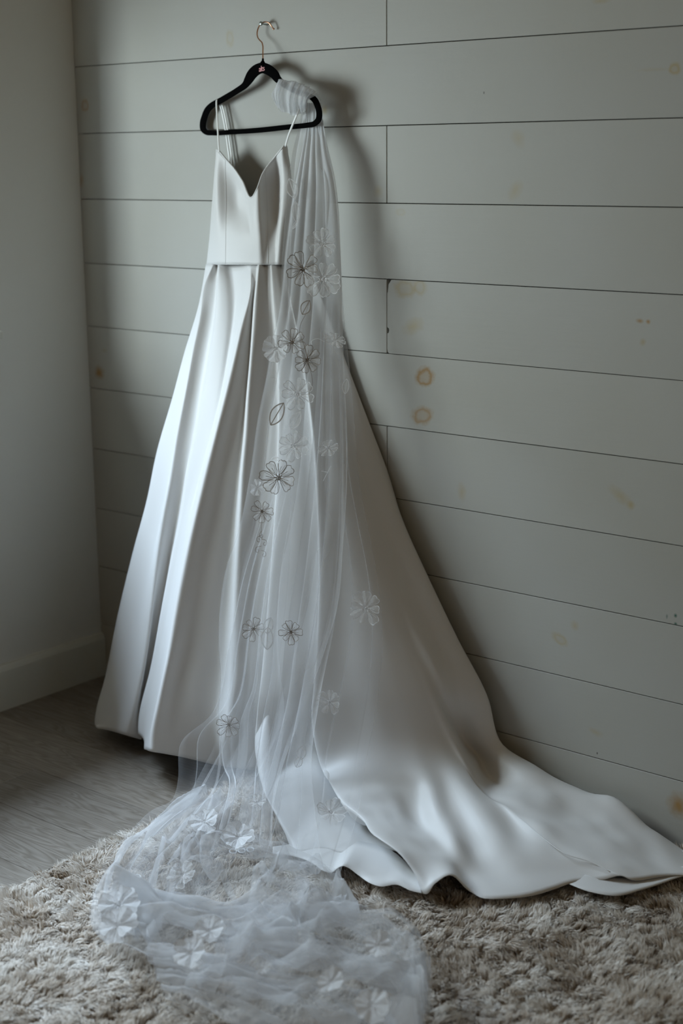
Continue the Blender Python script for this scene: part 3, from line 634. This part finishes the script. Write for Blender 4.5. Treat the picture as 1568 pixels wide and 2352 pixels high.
sheet('tulle_layer', [(722, 240, -.062), (730, 310, -.068), (740, 420, -.105), (742, 600, -.115), (735, 800), (720, 1000, -.20), (690, 1250), (660, 1450, -.37), (640, 1620), (600, 1760, -.49), (560, 1850, zz, .10), (480, 1960, zz, .06)],
     [(738, 240, -.060), (748, 310, -.066), (772, 420, -.085), (784, 600, -.085), (786, 800), (794, 1000, -.15), (790, 1250), (772, 1420, -.28), (735, 1600), (715, 1740, -.46), (722, 1860, zz, .12), (742, 2000, zz, .06)],
     120, 180, 3, .12, 33, over=1.3)
sheet('tulle_layer', [(570, 1500, -.43), (520, 1660, -.48), (455, 1790, -.54), (335, 1925, zz, .13), (245, 2045, zz, .09), (222, 2110, zz, .06)],
     [(660, 1500, -.42), (640, 1680, -.47), (585, 1790, -.54), (470, 1895, zz, .13), (345, 2015, zz, .09), (300, 2110, zz, .06)],
     110, 200, 4, .16, 37, over=1.9, depth=.012, ref=.25, dense=1.3, fade=.35)
# where it reaches the rug it runs to the left, doubles back and heaps up
def flat(name, L2, R2, z, **k):
    return sheet(name, [(a, b, zz, z) for a, b in L2], [(a, b, zz, z) for a, b in R2], **k)
flat('tulle_pool', [(430, 1830), (335, 1900), (255, 1985), (215, 2070), (218, 2130), (250, 2172)], [(535, 1850), (505, 1930), (480, 2000), (450, 2080), (420, 2150), (370, 2185)], .052, n=110, m=220, pleats=5, base=.20, seed=41, over=1.8, lift=.045, ref=.3)
flat('tulle_pool', [(410, 1960), (370, 2010), (400, 2070), (480, 2125), (570, 2165), (670, 2195)], [(560, 1950), (660, 1975), (775, 2005), (772, 2060), (730, 2110), (700, 2165)], .054, n=110, m=200, pleats=4, base=.20, seed=47, over=1.7, lift=.055, ref=.3)
flat('tulle_pool', [(300, 2060), (420, 2075), (560, 2105), (700, 2092), (830, 2095), (925, 2125), (978, 2185), (985, 2260)], [(225, 2140), (320, 2195), (450, 2245), (600, 2290), (740, 2315), (860, 2335), (930, 2335), (972, 2310)], .054, n=150, m=220, pleats=5, base=.22, seed=53, over=1.7, lift=.075, ref=.3)
flat('tulle_pool', [(560, 2150), (690, 2115), (840, 2110), (940, 2145), (982, 2215), (985, 2330)], [(420, 2290), (520, 2350), (640, 2400), (780, 2420), (880, 2420), (950, 2400)], .056, n=120, m=220, pleats=6, base=.22, seed=59, over=1.8, lift=.080, ref=.3)
flat('tulle_pool', [(330, 2190), (450, 2210), (580, 2230), (720, 2250), (860, 2290), (930, 2360)], [(380, 2300), (480, 2330), (600, 2370), (700, 2420), (800, 2440), (860, 2450)], .050, n=100, m=160, pleats=4, base=.19, seed=63, over=1.6, lift=.045, ref=.3)
flat('tulle_pool', [(650, 2005), (700, 1990), (760, 2000), (800, 2060), (822, 2100)], [(560, 2080), (600, 2140), (680, 2150), (770, 2130), (822, 2112)], .052, n=80, m=120, pleats=3, base=.21, seed=67, over=1.4, lift=.06, ref=.3)
# gathered roll over the hanger arm
def roll(seed, d0, base, x0=0.0, x1=1.0):
    m, n = 90, 26
    top = hermite(np.array([(633, 196), (642, 182), (660, 183), (688, 191), (713, 202), (731, 216)], float), m)
    bot = hermite(np.array([(629, 232), (640, 250), (658, 258), (676, 264), (694, 258), (708, 236)], float), m)
    G = np.empty((m, n, 3)); s = np.linspace(0, 1, m)
    keep = (s >= x0) & (s <= x1)
    for i in range(m):
        ph = 26*s[i] + 2.5*vnoise(s[i]*5, seed, seed)
        for j in range(n):
            t = j/(n - 1)
            if t < .3:
                u = t/.3; p = top[i] + np.array([6 - 6*u, 16*(1 - u)]); y = HY(690) + .030 - .030*u
            else:
                u = (t - .3)/.7; bow = math.sin(math.pi*u)
                p = top[i]*(1 - u) + bot[i]*u + np.array([-9*bow + 4*(1 - u), 0]); y = HY(690) - .020*math.sin(math.pi*min(1, u*.9 + .12)) - d0 - .007*math.cos(ph*1.4 - 3.0*u + u*u)*(.4 + u)
            p = p + np.array([3.0*math.sin(ph*1.3 + 2*t), 2.0*math.cos(ph*.9 + seed)])*min(1, 4*min(s[i] + .05, 1.05 - s[i]))
            G[i, j] = inv(p[0], p[1], 'y', y)
    G = G[keep]
    S = np.linspace(0, 1, G.shape[0])[:, None]; T = np.linspace(0, 1, n)[None]
    dn = base + .20*np.maximum(0, np.cos(36*S - 3*T + seed))**4 + 0*T
    return put(grid('gathered_tulle', G, M['tulle'], None, density=np.clip(dn, 0, .85)), veil)
roll(1, .000, .34); roll(4, .006, .30, 0.0, .95); roll(7, .012, .26, .12, .9)

# lace flowers sewn to the tulle
def petal_mesh(name, fill, thread, seed, L=1.0, wv=0.27):
    rr = random.Random(seed); k = 17; out = []
    for i in range(k):
        a = i/(k - 1)*2 - 1; th = a*math.pi*0.93              # once round a teardrop with a notched tip
        ww = wv*(1 + rr.uniform(-.10, .10))
        x = 0.60 + 0.40*math.cos(th) - 0.10*math.exp(-(a/.12)**2); yv_ = ww*math.sin(th)*(0.62 + .38*math.cos(th*.8))
        out.append((x*L, yv_*L*1.15, .05*math.cos(th*2) + rr.uniform(-.015, .015)))
    out = [(0.06, -.02, 0)] + out + [(0.06, .02, 0)]
    V = [(.55*L, 0, .06)] + out; F = [(0, i, i + 1) for i in range(1, len(V) - 1)]; mi = [0]*len(F)
    def rib(P, wd_):
        b0 = len(V); n = len(P)
        for i, p in enumerate(P):
            q0 = P[max(0, i - 1)]; q1 = P[min(n - 1, i + 1)]; tx, ty = q1[0] - q0[0], q1[1] - q0[1]; l = math.hypot(tx, ty) + 1e-9
            V.append((p[0] - ty/l*wd_, p[1] + tx/l*wd_, p[2] + .012)); V.append((p[0] + ty/l*wd_, p[1] - tx/l*wd_, p[2] + .012))
        for i in range(n - 1): F.append((b0+2*i, b0+2*i+1, b0+2*i+3, b0+2*i+2)); mi.append(1)
    rib(out, .021)
    rib([(.06, 0, .01), (.35, .01, .05), (.62, .0, .06)], .014)
    rib([(.30, .02, .045), (.5, .12, .06), (.72, .20, .05)], .009); rib([(.30, -.02, .045), (.5, -.12, .06), (.72, -.20, .05)], .009)
    me = bpy.data.meshes.new(name); me.from_pydata(V, [], F); me.materials.append(fill); me.materials.append(thread)
    me.polygons.foreach_set('material_index', mi); me.update(); return me
STY = {'t': [petal_mesh('petal', M['lace'], M['thread'], s) for s in (1, 2, 3)],
       'w': [petal_mesh('petal', M['lace'], M['thread_white'], s) for s in (4, 5, 6)],
       's': [petal_mesh('petal', M['lace_white'], M['thread_white'], s, 1, .42) for s in (7, 8, 9)]}
def centre_mesh(thread):
    V, F = [], []; rr = random.Random(5)
    for i in range(9):
        a = rr.uniform(0, 6.28); r = rr.uniform(0, .11); c = np.array([r*math.cos(a), r*math.sin(a), .05])
        b0 = len(V); V += [c + np.array([.05, 0, 0]), c + np.array([-.05, 0, 0]), c + np.array([0, .05, 0]), c + np.array([0, -.05, 0]), c + np.array([0, 0, .04])]
        F += [(b0, b0+2, b0+4), (b0+2, b0+1, b0+4), (b0+1, b0+3, b0+4), (b0+3, b0, b0+4)]
    me = bpy.data.meshes.new('lace_flower'); me.from_pydata([tuple(v) for v in V], [], F); me.materials.append(thread); me.update(); return me
CM = {'t': centre_mesh(M['thread']), 'w': centre_mesh(M['thread_white']), 's': centre_mesh(M['thread_white'])}
def frame(nrm, spin):
    nrm = Vector(nrm).normalized(); up = Vector((0, 0, 1)); xa = up.cross(nrm)
    if xa.length < .01: xa = Vector((1, 0, 0))
    xa.normalize(); ya = nrm.cross(xa)
    R = Matrix((xa, ya, nrm)).transposed().to_4x4(); return R @ Matrix.Rotation(spin, 4, 'Z')
def flower(px, py, rp, sty, plane, val, nrm, seed, n=8, squash=1.0, cup=.15):
    rr = random.Random(seed); p = inv(px, py, plane, val + (near(py) if plane == 'y' else 0)); r = rp/ (F_PX/np.dot(p - CAM, FW))*1.12
    root = link('lace_flower', CM[sty]); root.parent = veil
    root.matrix_parent_inverse = Matrix.Translation(veil.location).inverted()
    root.matrix_basis = Matrix.Translation(Vector(p)) @ frame(nrm, rr.uniform(0, 6.28)) @ Matrix.Diagonal((r, r*squash, r, 1))
    for i in range(n):
        q = link('petal', rr.choice(STY[sty]), root); a = 2*math.pi*(i + rr.uniform(-.16, .16))/n; sc = rr.uniform(.82, 1.08)
        q.matrix_basis = Matrix.Rotation(a, 4, 'Z') @ Matrix.Rotation(-rr.uniform(0, cup*2), 4, 'Y') @ Matrix.Diagonal((sc, sc*rr.uniform(.85, 1.05), sc, 1))
    return root
def veil_y(px, py):
    lx = np.interp(py, [250, 440, 560, 720, 850, 960, 1100, 1230, 1400, 1640, 1740], [704, 672, 655, 637, 612, 590, 570, 542, 502, 498, 506]); ly = np.interp(py, [250, 440, 560, 720, 1100, 1480, 1740], [-.062, -.125, -.145, -.18, -.285, -.43, -.49])
    rx = np.interp(py, [250, 420, 560, 800, 1000, 1250, 1400, 1500, 1620, 1760], [737, 765, 778, 786, 795, 787, 774, 745, 702, 652]); ry = np.interp(py, [250, 420, 560, 1000, 1250, 1620, 1760], [-.06, -.10, -.105, -.16, -.235, -.40, -.50])
    t = (px - lx)/(rx - lx)
    return float(ly + (ry - ly)*t) - .020 + .35*near(py) if t < 1 else float(ry + (px - rx)/110*.10) - .025
HN = (0.42, -0.90, 0.1)                                   # hanging tulle faces the room
HANGF = [(697, 618, 39, 't', -.185), (742, 640, 42, 'w', -.125), (740, 560, 34, 'w', -.125), (671, 787, 30, 't', -.205), (635, 800, 30, 's', -.205), (706, 827, 31, 't', -.215), (684, 905, 38, 'w', -.225), (675, 1025, 36, 'w', -.26), (640, 1098, 41, 't', -.285),
         (602, 1175, 29, 't', -.315), (753, 1030, 28, 'w', -.235), (771, 780, 26, 'w', -.15), (583, 1445, 28, 't', -.405), (668, 1452, 28, 't', -.405), (840, 1396, 38, 'w', -.37), (757, 1612, 29, 'w', -.455), (526, 1665, 29, 't', -.475), (592, 1120, 18, 's', -.30)]
for i, (px, py, r, s_, y) in enumerate(HANGF):
    flower(px, py, r, s_, 'y', veil_y(px, py) - near(py), HN, i, 8 if i % 3 else 7, squash=1.0 if i not in (11, 10) else .6)
FLN = (0.25, -0.45, 0.85)
for i, (px, py, r, s_, z) in enumerate([(760, 1867, 33, 'w', .16), (470, 1890, 34, 's', .10), (547, 1925, 38, 's', .09), (590, 1845, 20, 'w', .12), (272, 2080, 46, 's', .085), (270, 2127, 44, 's', .085), (482, 2140, 34, 's', .10),
                                       (440, 2190, 40, 's', .10), (420, 2010, 34, 'w', .10), (868, 2172, 32, 's', .14), (935, 2178, 36, 'w', .12), (852, 2312, 44, 's', .11), (760, 2258, 36, 's', .12), (605, 2225, 20, 'w', .11)]):
    flower(px, py, r, s_, 'z', z + .025, FLN, 60 + i, 8, cup=.3)

def leaf_mesh():
    V, F, mi = [], [], []
    top = [(t, .17*math.sin(math.pi*t)**.8) for t in np.linspace(0, 1, 9)]
    out = [(x, y, .04*math.sin(math.pi*x)) for x, y in top] + [(x, -y, .04*math.sin(math.pi*x)) for x, y in top[::-1][1:-1]]
    V = [(.5, 0, .0)] + out; F = [(0, 1 + i, 1 + (i + 1) % len(out)) for i in range(len(out))]; mi = [0]*len(F)
    def rib(P, wd_):
        b0 = len(V); n = len(P)
        for i, p in enumerate(P):
            q0 = P[max(0, i - 1)]; q1 = P[min(n - 1, i + 1)]; tx, ty = q1[0] - q0[0], q1[1] - q0[1]; l = math.hypot(tx, ty) + 1e-9
            V.append((p[0] - ty/l*wd_, p[1] + tx/l*wd_, p[2] + .015)); V.append((p[0] + ty/l*wd_, p[1] - tx/l*wd_, p[2] + .015))
        for i in range(n - 1): F.append((b0+2*i, b0+2*i+1, b0+2*i+3, b0+2*i+2)); mi.append(1)
    rib(out + out[:1], .018); rib([(0, 0, .02), (.5, 0, .02), (1, 0, .02)], .014)
    return V, F, mi
LV = leaf_mesh()
def leaf(p0, p1, y, sty, wid=1.0):
    y = veil_y(*p0); a = inv(*p0, 'y', y); b = inv(*p1, 'y', y); d = b - a; l = np.linalg.norm(d); d /= l
    nrm = np.array(HN); nrm = nrm - d*(nrm @ d); nrm /= np.linalg.norm(nrm); s = np.cross(nrm, d)
    V = [a + l*(v[0]*d + wid*v[1]*s + v[2]*nrm) for v in LV[0]]
    me = bpy.data.meshes.new('lace_leaf'); me.from_pydata([tuple(v) for v in V], [], LV[1]); me.materials.append(M['lace']); me.materials.append(M[sty]); me.polygons.foreach_set('material_index', LV[2]); me.update()
    put(link('lace_leaf', me), veil)
leaf((622, 976), (652, 925), -.24, 'thread', 1.25); leaf((694, 722), (711, 690), -.20, 'thread', 1.7); leaf((792, 905), (796, 870), -.12, 'thread_white', 1.3); leaf((620, 1060), (645, 1055), -.275, 'thread_white', 1.4)
leaf((664, 410), (678, 456), -.15, 'thread_white', 1.6); leaf((678, 462), (682, 512), -.15, 'thread_white', 1.1); leaf((672, 526), (684, 506), -.155, 'thread_white', .8); leaf((668, 985), (690, 945), -.245, 'thread_white', 1.3)
for a_, b_ in (((613, 1492), (616, 1440)), ((612, 1455), (622, 1418)), ((688, 1745), (698, 1712)), ((680, 1762), (692, 1738))): leaf(a_, b_, 0, 'thread_white', 1.5)
def stem(pts, sty='thread', r=.0006):
    P = hermite(np.array([inv(a, b, 'y', veil_y(a, b)) for a, b, c in pts]), 24); V, F = tube_vf(P, r, 4, False); put(mesh('embroidered_stem', V, F, M[sty]), veil)
stem([(710, 690, -.203), (700, 725, -.206), (690, 745, -.209), (688, 762, -.212), (697, 790, -.216), (706, 822, -.22)])
stem([(706, 830, -.22), (715, 860, -.222), (717, 885, -.225), (709, 905, -.228), (712, 925, -.23)])
stem([(600, 1185, -.318), (600, 1215, -.325), (601, 1240, -.33)], 'thread')
for k, (px, py) in enumerate([(594, 1238), (608, 1246), (591, 1262), (606, 1272), (600, 1228)]):   # curled sprig
    sgn = 1 if k % 2 else -1
    stem([(600, py - 8, -.33), (px + 3*sgn, py - 4, -.331), (px + 4*sgn, py + 4, -.331), (px - 1*sgn, py + 7, -.331), (px - 3*sgn, py + 2, -.331), (px, py - 1, -.331)], 'thread', .0007)
stem([(760, 1070, -.25), (752, 1085, -.252), (742, 1105, -.256)], 'thread_white'); stem([(752, 1085, -.252), (738, 1082, -.252)], 'thread_white')
stem([(745, 785, -.16), (728, 778, -.165), (715, 785, -.17), (716, 792, -.17)], 'thread_white')
def floor_sprig(px, py, dx, dy, n, z):
    for k in range(n):
        t = k/(n - 1); c = np.array([px + dx*t, py + dy*t]); s_ = 1 if k % 2 else -1
        P = [inv(c[0] + 9*s_*math.cos(a)*.9 + 5*s_, c[1] + 5*math.sin(a) - 3, 'z', z) for a in np.linspace(0, 2*math.pi, 10)]
        V, F = tube_vf(hermite(np.array(P), 20), .0013, 5, False); put(mesh('embroidered_stem', V, F, M['thread_white']), veil)
floor_sprig(275, 2052, 35, -35, 6, .10); floor_sprig(540, 1958, 40, -4, 5, .085)
